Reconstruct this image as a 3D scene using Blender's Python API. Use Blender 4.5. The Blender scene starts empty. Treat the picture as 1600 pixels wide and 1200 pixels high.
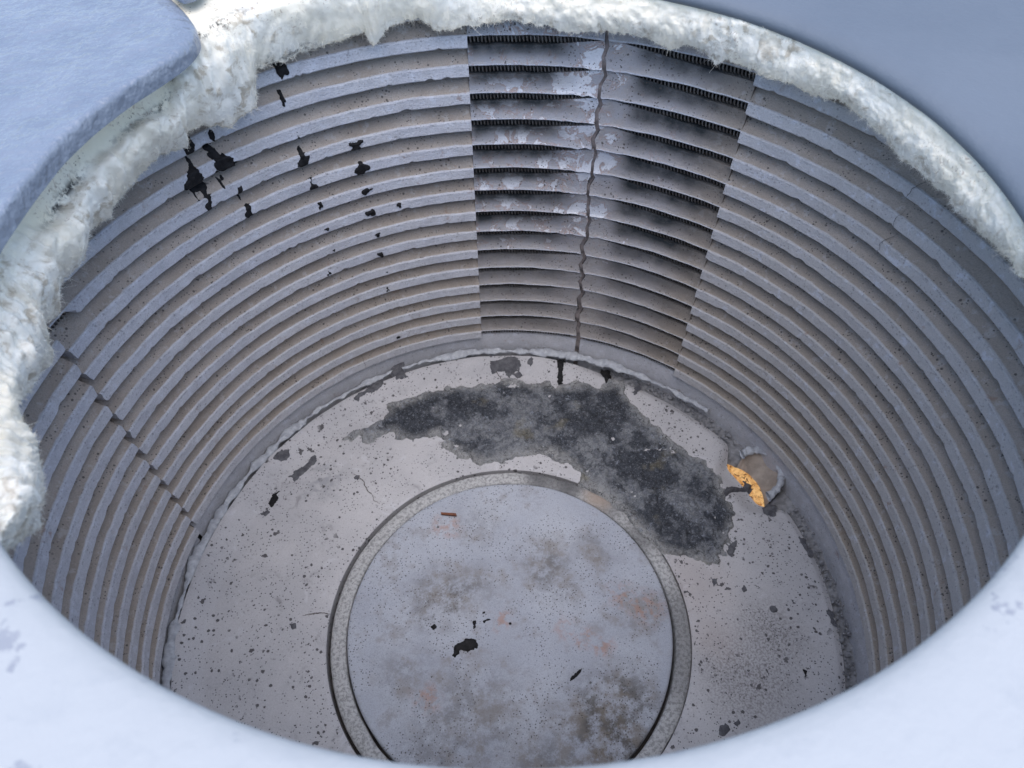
import bpy, math, random
import numpy as np
from mathutils import Vector

random.seed(7)
rng = np.random.default_rng(11)
scene = bpy.context.scene
COL = scene.collection

S = 0.45          # metres per chamber radius
ZB = 1.45         # lifts everything so that the furnace base stands on z = 0
def W(P):
    P = np.asarray(P, float)
    return np.stack([P[..., 0] * S, P[..., 1] * S, (P[..., 2] + ZB) * S], -1)

# ------------------------------------------------------------------ camera
cam = bpy.data.cameras.new('camera')
cam.sensor_width = 36.0
cam.lens = 25.65
cam.clip_start = 0.01
cam.clip_end = 500
cam.dof.use_dof = True
cam.dof.focus_distance = 0.86
cam.dof.aperture_fstop = 8.0
co = bpy.data.objects.new('camera', cam)
co.location = W([-0.0106, -0.8362, 0.9282])
co.rotation_euler = (math.pi / 2 - 0.9026, 0, -0.014)
COL.objects.link(co)
scene.camera = co

# ------------------------------------------------------------------ light
SUN_EL, SUN_AZ = math.radians(76), math.radians(165)
world = bpy.data.worlds.new('World')
scene.world = world
world.use_nodes = True
wn = world.node_tree
sky = wn.nodes.new('ShaderNodeTexSky')
sky.sky_type = 'NISHITA'
sky.sun_disc = False
sky.sun_elevation = SUN_EL
sky.sun_rotation = SUN_AZ
sky.dust_density = 1.2
bg = wn.nodes['Background']
bg.inputs['Strength'].default_value = 0.15
wn.links.new(sky.outputs[0], bg.inputs[0])
sl = bpy.data.lights.new('sun', 'SUN')
sl.energy = 1.1
sl.angle = math.radians(80)
sl.color = (1.0, 0.95, 0.88)
so = bpy.data.objects.new('sun', sl)
d = Vector((math.sin(SUN_AZ) * math.cos(SUN_EL), math.cos(SUN_AZ) * math.cos(SUN_EL), math.sin(SUN_EL)))
so.rotation_euler = d.to_track_quat('Z', 'Y').to_euler()
so.location = (0, 0, 5)
COL.objects.link(so)
vs = scene.view_settings
vs.view_transform = 'Standard'
vs.look = 'None'
vs.exposure = 1.12
scene.cycles.max_bounces = 12
scene.cycles.diffuse_bounces = 6
vs.gamma = 1.0
vs.use_curve_mapping = False

# ------------------------------------------------------------------ numpy noise
def _hash(ix, iy, iz):
    n = (ix * 374761393 + iy * 668265263 + iz * 2147483647) & 0xFFFFFFFF
    n = ((n ^ (n >> 13)) * 1274126177) & 0xFFFFFFFF
    n = (n ^ (n >> 16)) & 0xFFFFFFFF
    return n / 4294967295.0
def vnoise(P):
    P = np.asarray(P, float)
    i = np.floor(P).astype(np.int64); f = P - i
    f = f * f * (3 - 2 * f)
    x, y, z = i[..., 0], i[..., 1], i[..., 2]
    fx, fy, fz = f[..., 0], f[..., 1], f[..., 2]
    def L(a, b, t): return a + (b - a) * t
    return L(L(L(_hash(x, y, z), _hash(x+1, y, z), fx), L(_hash(x, y+1, z), _hash(x+1, y+1, z), fx), fy),
             L(L(_hash(x, y, z+1), _hash(x+1, y, z+1), fx), L(_hash(x, y+1, z+1), _hash(x+1, y+1, z+1), fx), fy), fz) * 2 - 1
def fbm(P, o=4, lac=2.1, gain=0.5):
    P = np.asarray(P, float); a, s, t = 1.0, 0.0, 0.0
    for _ in range(o):
        s = s + a * vnoise(P); t += a; a *= gain; P = P * lac + 17.3
    return s / t
def sstep(a, b, x):
    t = np.clip((np.asarray(x, float) - a) / (b - a), 0, 1)
    return t * t * (3 - 2 * t)
def cyl(th, r, z):
    th = np.radians(th)
    return np.stack([r * np.sin(th), r * np.cos(th), z + 0 * th], -1)

# ------------------------------------------------------------------ mesh helpers
def link(name, me, mat, parent=None):
    o = bpy.data.objects.new(name, me)
    COL.objects.link(o)
    if mat is not None and not me.materials: me.materials.append(mat)
    if parent is not None: o.parent = parent
    return o
def mesh(name, V, F, mat, parent=None, attrs=None, smooth=True, sharp=None, world=True):
    me = bpy.data.meshes.new(name)
    V = W(V) if world else np.asarray(V)
    me.from_pydata(V.tolist(), [], F if isinstance(F, list) else F.tolist())
    if smooth:
        me.polygons.foreach_set('use_smooth', [True] * len(me.polygons))
        if sharp: me.set_sharp_from_angle(angle=math.radians(sharp))
    for n, a in (attrs or {}).items():
        at = me.attributes.new(n, 'FLOAT', 'POINT'); at.data.foreach_set('value', np.asarray(a, np.float32).ravel())
    me.update()
    return link(name, me, mat, parent)
def gridfaces(nu, nv, cu=False, cv=False, flip=False):
    iu = np.arange(nu if cu else nu - 1); iv = np.arange(nv if cv else nv - 1)
    a, b = np.meshgrid(iu, iv, indexing='ij')
    a2, b2 = (a + 1) % nu, (b + 1) % nv
    q = np.stack([a * nv + b, a2 * nv + b, a2 * nv + b2, a * nv + b2], -1).reshape(-1, 4)
    return q[:, ::-1] if flip else q
def empty(name, label, cat, loc=(0, 0, 0)):
    o = bpy.data.objects.new(name, None); COL.objects.link(o)
    o.location = loc; o.empty_display_size = 0.05
    o['label'] = label; o['category'] = cat
    return o
def sdf_poly(P, poly):
    """signed distance, positive inside"""
    poly = np.asarray(poly, float)
    A = poly; B = np.roll(poly, -1, 0)
    d2 = np.full(len(P), 1e9); inside = np.zeros(len(P), bool)
    for a, b in zip(A, B):
        e = b - a; w = P - a
        t = np.clip((w @ e) / (e @ e + 1e-12), 0, 1)
        q = w - t[:, None] * e
        d2 = np.minimum(d2, (q * q).sum(1))
        c = (a[1] > P[:, 1]) != (b[1] > P[:, 1])
        with np.errstate(divide='ignore', invalid='ignore'):
            xi = (b[0] - a[0]) * (P[:, 1] - a[1]) / (b[1] - a[1]) + a[0]
        inside ^= c & (P[:, 0] < xi)
    return np.where(inside, 1, -1) * np.sqrt(d2)
def field(poly, step, rag, ragscale, hfun, place, seed=0.0, snap=False):
    """height field over a ragged polygon. hfun(P,d)->height, place(P,h)->3D. drops cells well outside."""
    poly = np.asarray(poly, float)
    lo, hi = poly.min(0) - 3 * step - rag, poly.max(0) + 3 * step + rag
    nx, ny = [max(4, int((hi[i] - lo[i]) / step) + 1) for i in (0, 1)]
    X, Y = np.meshgrid(np.linspace(lo[0], hi[0], nx), np.linspace(lo[1], hi[1], ny), indexing='ij')
    P = np.stack([X.ravel(), Y.ravel()], 1)
    d = sdf_poly(P, poly) + rag * fbm(np.c_[P * ragscale, np.full(len(P), seed)], 4)
    if snap:
        e = 1e-4
        G = np.stack([sdf_poly(P + [e, 0], poly) - d, sdf_poly(P + [0, e], poly) - d], 1) / e
        k = (d < 0) & (d > -2.5 * step); P = P.copy(); P[k] -= (G * d[:, None])[k]; d = np.where(d < 0, 0, d)
        keep = k | (sdf_poly(P, poly) > -1e-6)
    h = hfun(P, d)
    V = place(P, h)
    F = gridfaces(nx, ny)
    F = F[keep[F].all(1) & (d[F] > 1e-9).any(1)] if snap else F[(d[F] > -1.6 * step).any(1)]
    used = np.unique(F); m = np.full(len(P), -1); m[used] = np.arange(len(used))
    return V[used], m[F]

# ------------------------------------------------------------------ node helpers
class NT:
    def __init__(s, name):
        s.m = bpy.data.materials.new(name); s.m.use_nodes = True
        s.t = s.m.node_tree; s.b = s.t.nodes['Principled BSDF']
        s.tc = s.t.nodes.new('ShaderNodeTexCoord').outputs['Object']
        s.b.inputs['Specular IOR Level'].default_value = 0.25
    def n(s, typ, **kw):
        nd = s.t.nodes.new(typ)
        for k, v in kw.items(): setattr(nd, k, v)
        return nd
    def lk(s, a, b): s.t.links.new(a, b)
    def put(s, sock, v):
        if isinstance(v, (int, float)): sock.default_value = v
        elif isinstance(v, (tuple, list)): sock.default_value = tuple(v) + ((1,) if len(v) == 3 and sock.type == 'RGBA' else ())
        else: s.lk(v, sock)
    def noise(s, scale, detail=4, rough=0.55, dist=0.0, vec=None, col=False):
        nd = s.n('ShaderNodeTexNoise'); s.lk(vec if vec is not None else s.tc, nd.inputs['Vector'])
        nd.inputs['Scale'].default_value = scale; nd.inputs['Detail'].default_value = detail
        nd.inputs['Roughness'].default_value = rough; nd.inputs['Distortion'].default_value = dist
        return nd.outputs['Color'] if col else nd.outputs['Fac']
    def vor(s, scale, feature='F1', rnd=1.0, vec=None, out='Distance'):
        nd = s.n('ShaderNodeTexVoronoi', feature=feature); s.lk(vec if vec is not None else s.tc, nd.inputs['Vector'])
        nd.inputs['Scale'].default_value = scale; nd.inputs['Randomness'].default_value = rnd
        return nd.outputs[out]
    def ramp(s, v, a, b, lo=0.0, hi=1.0, smooth=True):
        nd = s.n('ShaderNodeMapRange'); nd.interpolation_type = 'SMOOTHSTEP' if smooth else 'LINEAR'
        s.put(nd.inputs[0], v)
        for i, x in zip((1, 2, 3, 4), (a, b, lo, hi)): nd.inputs[i].default_value = x
        return nd.outputs[0]
    def math(s, op, a, b=0.0, clamp=False):
        nd = s.n('ShaderNodeMath', operation=op); nd.use_clamp = clamp
        s.put(nd.inputs[0], a); s.put(nd.inputs[1], b); return nd.outputs[0]
    def mul(s, *a):
        r = a[0]
        for x in a[1:]: r = s.math('MULTIPLY', r, x)
        return r
    def add(s, *a):
        r = a[0]
        for x in a[1:]: r = s.math('ADD', r, x)
        return r
    def mx(s, a, b): return s.math('MAXIMUM', a, b)
    def inv(s, a): return s.math('SUBTRACT', 1.0, a)
    def mix(s, f, a, b, mode='MIX'):
        nd = s.n('ShaderNodeMix', data_type='RGBA', blend_type=mode)
        s.put(nd.inputs[0], f); s.put(nd.inputs[6], a); s.put(nd.inputs[7], b); return nd.outputs[2]
    def attr(s, name):
        nd = s.n('ShaderNodeAttribute'); nd.attribute_name = name; return nd.outputs['Fac']
    def sep(s):
        nd = s.n('ShaderNodeSeparateXYZ'); s.lk(s.tc, nd.inputs[0]); return nd.outputs
    def warp(s, scale, amt):
        c = s.noise(scale, 3, col=True)
        v = s.n('ShaderNodeVectorMath', operation='SUBTRACT'); s.lk(c, v.inputs[0]); v.inputs[1].default_value = (.5, .5, .5)
        w = s.n('ShaderNodeVectorMath', operation='SCALE'); s.lk(v.outputs[0], w.inputs[0]); w.inputs['Scale'].default_value = amt
        a = s.n('ShaderNodeVectorMath', operation='ADD'); s.lk(s.tc, a.inputs[0]); s.lk(w.outputs[0], a.inputs[1])
        return a.outputs[0]
    def near(s, pt, rad, vec):
        """mask of a stain round a point (chamber units)"""
        nd = s.n('ShaderNodeVectorMath', operation='DISTANCE'); s.lk(vec, nd.inputs[0])
        nd.inputs[1].default_value = tuple(W(pt)); return s.ramp(nd.outputs['Value'], rad * S, rad * S * 0.15)
    def bump(s, h, strength, dist=0.001, prev=None):
        nd = s.n('ShaderNodeBump'); s.lk(h, nd.inputs['Height'])
        nd.inputs['Strength'].default_value = strength; nd.inputs['Distance'].default_value = dist
        if prev is not None: s.lk(prev, nd.inputs['Normal'])
        return nd.outputs[0]
    def done(s, color, rough=0.85, normal=None):
        s.put(s.b.inputs['Base Color'], color); s.put(s.b.inputs['Roughness'], rough)
        if normal is not None: s.lk(normal, s.b.inputs['Normal'])
        return s.m

# ------------------------------------------------------------------ materials
def mat_wall():
    m = NT('ribbed_refractory')
    prof, soot, wash, brown_tint = m.attr('prof'), m.attr('soot'), m.attr('wash'), m.attr('brown_tint')
    n1, n2, n3 = m.noise(14, 3), m.noise(75, 4, .68), m.noise(420, 2, .6)
    p = m.add(prof, m.mul(m.math('SUBTRACT', n2, .5), .22))
    brown = m.ramp(p, 1.15, 1.0)
    lip = m.mix(m.ramp(n1, .35, .65), (.52, .525, .57), (.58, .58, .61))
    lip = m.mix(m.ramp(n2, .45, .75, 0, .45), lip, (.36, .36, .39))
    lip = m.mix(m.mul(brown_tint, .75), lip, (.47, .44, .40))
    br = m.mix(m.ramp(n1, .3, .7), (.40, .35, .305), (.31, .262, .22))
    br = m.mix(m.ramp(n2, .5, .8, 0, .6), br, (.38, .355, .34))
    br = m.mix(m.mul(brown_tint, m.ramp(n1, .3, .6, .35, .9)), br, (.34, .29, .24))
    c = m.mix(brown, lip, br)
    c = m.mix(m.ramp(m.noise(900, 2, .7), .35, .7, .0, .42), c, m.mix(brown, (.30, .305, .33), (.20, .175, .15)))
    c = m.mix(m.mul(m.ramp(n2, .44, .34), .5), c, m.mix(brown, (.60, .62, .68), (.44, .41, .385)))
    # rust smudges
    rust = m.mul(m.ramp(m.noise(55, 4, .6), .63, .72), m.ramp(m.noise(9, 2), .45, .65, 0, .6))
    c = m.mix(rust, c, (.26, .15, .10))
    # broken pencil-thin seam along the top of each lip
    sm = m.mul(m.ramp(p, 1.25, 1.33), m.ramp(p, 1.47, 1.38), m.ramp(m.noise(190, 4, .7), .5, .6, 0, .4))
    c = m.mix(sm, c, (.12, .125, .14))
    # white wash and soot
    pe = m.ramp(m.add(m.mul(wash, .55), m.mul(m.noise(38, 5, .65, .6), .9)), .83, .87)
    c = m.mix(m.mul(wash, m.ramp(n2, .35, .55, .6, 1.0)), c, (.38, .40, .455))
    c = m.mix(m.mul(pe, .9), c, m.mix(m.ramp(n1, .4, .6), (.56, .575, .62), (.66, .665, .69)))
    rim = m.mul(m.ramp(m.math('ABSOLUTE', m.math('SUBTRACT', m.add(m.mul(wash, .55), m.mul(m.noise(38, 5, .65, .6), .9)), .82)), .02, .008), m.ramp(wash, .3, .6))
    c = m.mix(m.mul(rim, .6), c, (.36, .25, .21))
    ss = m.math('MULTIPLY', soot, m.ramp(m.noise(45, 4, .6), .25, .75, .8, 1.15), True)
    c = m.mix(ss, c, (.028, .033, .036))
    # pits, flecks
    w = m.warp(300, .0015)
    pit = m.mul(m.ramp(m.vor(260, vec=w), .26, .16), m.ramp(m.noise(50, 2), .44, .58))
    pit2 = m.mul(m.ramp(m.vor(120, vec=w), .2, .13), m.ramp(m.noise(25, 2), .46, .56))
    pits = m.mul(m.mx(pit, pit2), m.ramp(brown, 0, 1, .35, .85))
    c = m.mix(pits, c, (.07, .06, .055))
    c = m.mix(m.ramp(n3, .55, .8, 0, .3), c, (.18, .165, .16))
    nb = m.bump(m.add(m.mul(n3, .8), n2), .9, .0016)
    return m.done(c, m.ramp(n2, .3, .7, .72, .95), nb)

def mat_floor():
    m = NT('cast_floor')
    x = m.sep()
    n1, n2, n3 = m.noise(9, 4), m.noise(70, 5, .65), m.noise(380, 3, .6)
    c = m.mix(m.ramp(n1, .35, .65), (.53, .52, .53), (.46, .455, .47))
    c = m.mix(m.ramp(n2, .5, .8, 0, .4), c, (.52, .515, .53))
    w = m.warp(160, .004)
    pit = m.mul(m.ramp(m.vor(230, vec=w), .25, .16), m.ramp(m.noise(18, 3), .34, .52))
    pit2 = m.mul(m.ramp(m.vor(90, vec=w), .21, .16), m.ramp(m.noise(30, 3), .43, .52))
    pit3 = m.mul(m.ramp(m.vor(38, vec=m.warp(90, .02)), .17, .14), m.ramp(m.noise(14, 3), .46, .53))
    pits = m.mx(m.mx(pit, pit2), pit3)
    smear = m.mul(m.ramp(m.noise(40, 5, .75, .8), .54, .72), m.ramp(n1, .40, .6, 0, .55))
    c = m.mix(m.ramp(m.noise(850, 2, .7), .4, .7, 0, .35), c, (.27, .255, .26))
    c = m.mix(smear, c, (.17, .16, .165))
    c = m.mix(m.mul(m.ramp(m.noise(24, 4, .7, 1.2), .60, .66), .5), c, (.56, .56, .585))
    wv = m.warp(30, .03)
    grime = m.mx(m.near((.66, -.22, -1.2), .2, wv), m.near((.75, -.1, -1.2), .17, wv))
    c = m.mix(m.mul(grime, m.ramp(n3, .4, .65, .1, .75)), c, (.17, .155, .15))
    pink = m.mx(m.near((.55, .05, -1.2), .2, wv), m.near((.58, -.1, -1.2), .12, wv))
    c = m.mix(m.mul(pink, .25), c, (.42, .33, .29))
    gh = m.near((-.62, .44, -1.2), .12, wv)
    c = m.mix(m.mul(gh, m.ramp(n2, .4, .6, 0, .5)), c, (.2, .21, .23))
    c = m.mix(pits, c, (.10, .095, .10))
    return m.done(c, .8, m.bump(m.add(m.mul(n3, .5), n2), .55, .0012))

def mat_plate():
    m = NT('pedestal_ceramic')
    n1, n2, n3 = m.noise(11, 5), m.noise(60, 5, .65), m.noise(400, 3, .6)
    c = m.mix(m.ramp(n1, .35, .65), (.36, .385, .445), (.42, .445, .50))
    c = m.mix(m.ramp(n2, .5, .85, 0, .5), c, (.36, .355, .37))
    wv = m.warp(26, .05)
    w2 = m.warp(60, .02)
    st = 0.0
    for p, r, a in (((.25, -.36, -1.19), .24, .85), ((.3, -.27, -1.19), .15, .8), ((.33, -.42, -1.19), .13, .8), ((-.2, .02, -1.19), .15, .7), ((-.12, .06, -1.19), .12, .55),
                    ((.1, .12, -1.19), .13, .65), ((.16, .05, -1.19), .09, .5), ((-.12, -.33, -1.19), .25, .5), ((-.3, -.2, -1.19), .13, .4), ((.38, -.03, -1.19), .12, .45), ((-.1, .26, -1.19), .12, .35),
                    ((-.2, -.46, -1.19), .22, .5), ((.12, -.5, -1.19), .25, .7), ((.26, .17, -1.19), .1, .5)):
        k = m.mul(m.near(p, r, wv), a); st = k if isinstance(st, float) else m.mx(st, k)
    st = m.mul(st, m.ramp(m.noise(48, 5, .78), .36, .60, .12, 1.15))
    c = m.mix(m.ramp(m.noise(700, 2, .7), .4, .7, 0, .4), c, (.22, .22, .235))
    c = m.mix(m.mul(m.ramp(m.noise(30, 4, .7), .52, .68), .45), c, (.22, .205, .195))
    c = m.mix(st, c, m.mix(m.ramp(m.noise(30, 3), .4, .6), (.10, .092, .085), (.165, .142, .118)))
    ru = 0.0
    for p, r in (((.16, -.08, -1.19), .05), ((.21, -.1, -1.19), .05), ((.26, -.13, -1.19), .05), ((-.24, -.27, -1.19), .06), ((-.2, .26, -1.19), .07), ((.4, -.02, -1.19), .08), ((-.03, -.05, -1.19), .05), ((.33, .02, -1.19), .06)):
        k = m.near(p, r, w2); ru = k if isinstance(ru, float) else m.mx(ru, k)
    c = m.mix(m.mul(ru, m.ramp(m.noise(90, 4, .7), .42, .62, 0, .6)), c, (.36, .2, .14))
    w = m.warp(400, .001)
    pin = m.mul(m.ramp(m.vor(260, vec=w), .26, .17), m.ramp(m.noise(22, 3), .36, .55))
    pin2 = m.mul(m.ramp(m.vor(120, vec=w), .13, .1), m.ramp(m.noise(20, 2), .48, .58))
    pin3 = m.mul(m.ramp(m.vor(60, vec=m.warp(140, .006)), .09, .07), m.ramp(m.noise(16, 2), .5, .55))
    pits = m.mx(m.mx(pin, pin2), pin3)
    c = m.mix(m.mul(pits, .85), c, (.07, .065, .065))
    return m.done(c, .75, m.bump(m.add(m.mul(n3, .5), n2), .5, .001))

def mat_slag():
    m = NT('grey_slag')
    n1, n2, n3 = m.noise(13, 4, .65), m.noise(95, 4, .75, .3), m.noise(420, 2, .7)
    c = m.mix(m.ramp(m.add(n1, m.mul(m.math('SUBTRACT', n2, .5), .35)), .46, .54), (.055, .061, .074), (.20, .21, .225))
    c = m.mix(m.ramp(n2, .48, .53, 0, .85), c, m.mix(m.ramp(n1, .45, .53), (.03, .034, .043), (.115, .122, .14)))
    ed = m.attr('edge')
    c = m.mix(m.mul(ed, m.ramp(n2, .35, .6, .4, 1.0)), c, (.33, .33, .325))
    fl = m.mul(m.ramp(m.noise(140, 4, .75, .5), .57, .63), m.ramp(m.noise(20, 3), .48, .6, 0, .8))
    c = m.mix(fl, c, (.25, .275, .325))
    c = m.mix(m.mul(m.ramp(m.noise(16, 3), .6, .7), .4), c, (.24, .21, .13))
    c = m.mix(m.ramp(n3, .55, .7, 0, .55), c, (.30, .32, .355))
    c = m.mix(m.ramp(n3, .45, .32, 0, .6), c, (.03, .032, .038))
    cr = m.ramp(m.vor(75, 'DISTANCE_TO_EDGE', vec=m.warp(60, .02)), .03, .006)
    c = m.mix(m.mul(cr, m.ramp(m.noise(30, 2), .45, .55, 0, .85)), c, (.02, .02, .022))
    return m.done(c, .72, m.bump(m.add(m.mul(n3, .6), m.mul(n2, 1.2)), 1.0, .0025))

def mat_plain(name, col, col2=None, scale=80, rough=.85, bump=.4, dist=.001, spec=.25, metal=0.0):
    m = NT(name); n = m.noise(scale, 5, .65)
    c = m.mix(m.ramp(n, .35, .65), col, col2 or tuple(x * .75 for x in col))
    m.b.inputs['Specular IOR Level'].default_value = spec
    m.b.inputs['Metallic'].default_value = metal
    return m.done(c, rough, m.bump(m.add(n, m.mul(m.noise(scale * 5, 3), .4)), bump, dist))

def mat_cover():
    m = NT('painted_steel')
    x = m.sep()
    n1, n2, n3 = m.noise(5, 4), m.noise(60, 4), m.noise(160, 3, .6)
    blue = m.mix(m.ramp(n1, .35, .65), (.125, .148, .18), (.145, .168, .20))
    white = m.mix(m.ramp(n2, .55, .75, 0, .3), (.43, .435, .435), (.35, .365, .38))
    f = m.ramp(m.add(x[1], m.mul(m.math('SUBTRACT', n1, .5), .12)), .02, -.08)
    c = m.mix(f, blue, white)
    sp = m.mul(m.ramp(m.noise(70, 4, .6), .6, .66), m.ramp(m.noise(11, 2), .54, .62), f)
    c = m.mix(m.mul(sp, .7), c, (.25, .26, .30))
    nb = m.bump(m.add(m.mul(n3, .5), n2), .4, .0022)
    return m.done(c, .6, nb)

def mat_block():
    m = NT('painted_casting')
    n1, n2, n3 = m.noise(25, 4), m.noise(75, 5, .6), m.noise(220, 3, .6)
    c = m.mix(m.ramp(n1, .35, .65), (.19, .22, .275), (.22, .25, .305))
    c = m.mix(m.mul(m.ramp(m.noise(240, 2), .72, .76), .5), c, (.2, .22, .27))
    nb = m.bump(m.add(m.ramp(m.noise(105, 2, .5), .3, .7), m.mul(n3, .08), m.mul(n1, .8)), .4, .003)
    m.b.inputs['Specular IOR Level'].default_value = .5
    return m.done(c, .3, nb)

def mat_wool():
    m = NT('ceramic_wool')
    lo = m.attr('low')
    n1, n2, n3 = m.noise(16, 4), m.noise(70, 5, .65, .4), m.noise(300, 4, .7)
    c = m.mix(m.ramp(n1, .35, .65), (.78, .715, .57), (.82, .77, .66))
    c = m.mix(lo, c, m.mix(m.ramp(n1, .35, .65), (.83, .775, .655), (.85, .82, .745)))
    c = m.mix(m.mul(m.ramp(n2, .50, .64), m.ramp(n1, .42, .58, .0, .8)), c, (.47, .40, .30))
    spk = m.mul(m.ramp(m.vor(230, vec=m.warp(200, .005)), .22, .12), m.ramp(m.noise(30, 3), .42, .56), m.inv(lo))
    c = m.mix(m.mul(spk, .8), c, (.20, .15, .12))
    hair = m.mul(m.ramp(m.noise(120, 3, .5, 3.0), .60, .66), m.ramp(m.noise(13, 2), .56, .64), .5)
    c = m.mix(hair, c, (.34, .24, .18))
    tar = m.mul(m.attr('tar'), m.ramp(m.noise(75, 5, .75), .45, .58))
    c = m.mix(tar, c, (.02, .021, .025))
    m.b.inputs['Specular IOR Level'].default_value = .05
    return m.done(c, 1.0, m.bump(m.add(m.mul(n2, .5), m.mul(n3, .8)), .35, .0015))

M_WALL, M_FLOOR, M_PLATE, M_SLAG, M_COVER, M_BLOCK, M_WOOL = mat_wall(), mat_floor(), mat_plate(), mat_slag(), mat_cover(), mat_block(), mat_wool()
M_BACK = mat_plain('backing_brick', (.10, .09, .085), (.05, .045, .045), 60)
M_MORTAR = mat_plain('crack_mortar', (.34, .285, .265), (.22, .195, .19), 110)
M_BEAD = mat_plain('white_cement', (.50, .52, .55), (.36, .375, .41), 120, bump=.7, dist=.002)
def mat_rope():
    m = NT('fibre_rope'); n = m.noise(230, 4, .7); w = m.warp(40, .02)
    c = m.mix(m.ramp(n, .38, .58), (.28, .28, .28), (.48, .48, .48))
    for p, r, a in (((.10, .44, -1.2), .09, .8), ((.20, .42, -1.2), .1, .85), ((.33, .33, -1.2), .09, .5), ((.42, .22, -1.2), .1, .6), ((.5, -.05, -1.2), .15, .5), ((.47, -.2, -1.2), .15, .45)):
        c = m.mix(m.mul(m.near(p, r, w), a), c, (.09, .09, .095))
    c = m.mix(m.mul(m.near((.29, .36, -1.2), .07, w), .8), c, (.36, .29, .24))
    return m.done(c, .95, m.bump(n, .9, .0018))
M_GASKET = mat_rope()
M_COIL = mat_plain('oxidised_wire', (.15, .14, .13), (.09, .075, .065), 60, .55, .2, .0003, .4)
M_TAR = mat_plain('black_tar', (.006, .006, .007), (.016, .015, .016), 160, .6, .8, .0015, .2)
M_DARK = mat_plain('slag_flake', (.075, .075, .085), (.13, .13, .14), 120, .8, .8, .0015)
M_CRUMB = mat_plain('crumbled_mortar', (.30, .30, .31), (.20, .20, .21), 120, .9, .8, .0015)
M_SHELL = mat_plain('shell_paint', (.33, .39, .50), (.28, .33, .43), 20, .5, .1)
M_GROUND = mat_plain('concrete', (.30, .29, .28), (.24, .235, .23), 6, .9, .3)
M_BOWL = mat_plain('drain_clay', (.42, .365, .315), (.31, .27, .235), 60, .8, .3)
M_RUST = mat_plain('rust_chip', (.22, .09, .05), (.14, .06, .04), 120)

# ================================================================== SETTING
gs = 6.0
g = mesh('ground', [(-gs, -gs, -ZB - .004), (gs, -gs, -ZB - .004), (gs, gs, -ZB - .004), (-gs, gs, -ZB - .004)], [[0, 1, 2, 3]], M_GROUND, smooth=False)
g['kind'] = 'structure'

# ================================================================== FURNACE
furnace = empty('furnace', 'round electric melting furnace seen from above with ribbed walls and pale blue cover', 'furnace')

def revolve(name, prof, mat, parent, t0=-180, t1=180, step=1.0, noise=0.0, nscale=8, attrs=None, closed_prof=False, sharp=35, centre=None):
    full = abs((t1 - t0) - 360) < 1e-6
    n = max(2, int((t1 - t0) / step) + 1)
    th = np.linspace(t0, t1, n)
    if full: th = th[:-1]
    prof = np.asarray(prof, float)
    T, R = np.meshgrid(th, prof[:, 0], indexing='ij'); Z = np.tile(prof[:, 1], (len(th), 1))
    V = cyl(T.ravel(), R.ravel(), Z.ravel())
    if noise: 
        f = fbm(V * nscale, 4)
        r = np.hypot(V[:, 0], V[:, 1]); V[:, :2] *= (1 + noise * f / r)[:, None]; V[:, 2] += noise * .6 * fbm(V * nscale + 31, 4)
    if centre is not None: V[:, :2] += centre
    F = gridfaces(len(th), len(prof), cu=full, cv=closed_prof)
    at = {k: np.full(len(V), v) for k, v in (attrs or {}).items()}
    return mesh(name, V, F, mat, parent, at, sharp=sharp)

H = 0.0789
ZF = -1.2           # floor level
TA, TC, TB, TJ = -5.65, 14.4, 36.4, -77.0

FULL = np.array([(1.085, -.004, 0), (1.050, -.004, 0), (1.041, -.0105, .12), (1.0270, -.0205, .4), (1.0150, -.0320, .7), (1.0050, -.0430, .95), (1.0005, -.0458, 1.03),
                 (.9955, -.0470, 1.2), (.9937, -.0500, 1.38), (.9925, -.066, 1.65), (.9912, -.0752, 1.93), (.9940, -.0786, 2.0), (1.003, -.0785, 2.2), (1.050, -.0755, 2.4), (1.085, -.076, 2.4)])
OPEN = np.array([(1.085, -.006, 0), (1.0125, -.0035, 0), (1.0110, -.009, .12), (1.0090, -.022, .4), (1.0070, -.034, .7), (1.0040, -.0440, .92), (1.0012, -.0475, 1.0),
                 (.9995, -.0500, 1.5), (1.0005, -.0520, 2.0), (1.004, -.0525, 2.2), (1.03, -.0525, 2.4), (1.06, -.0525, 2.4), (1.078, -.0525, 2.4), (1.0845, -.0530, 2.4), (1.085, -.076, 2.4)])
NP = len(FULL)

def crack_theta(z):
    base = np.interp(z, [-1.2, -.95, -.5, 0, .1], [15.0, 14.75, 14.25, 14.45, 14.4])
    ph = np.mod(-z / H, 1.0)
    return base + 1.0 * (ph - .5) + .45 * fbm(np.stack([z * 30, z * 0 + 3.1, z * 0], -1), 3)

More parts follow.
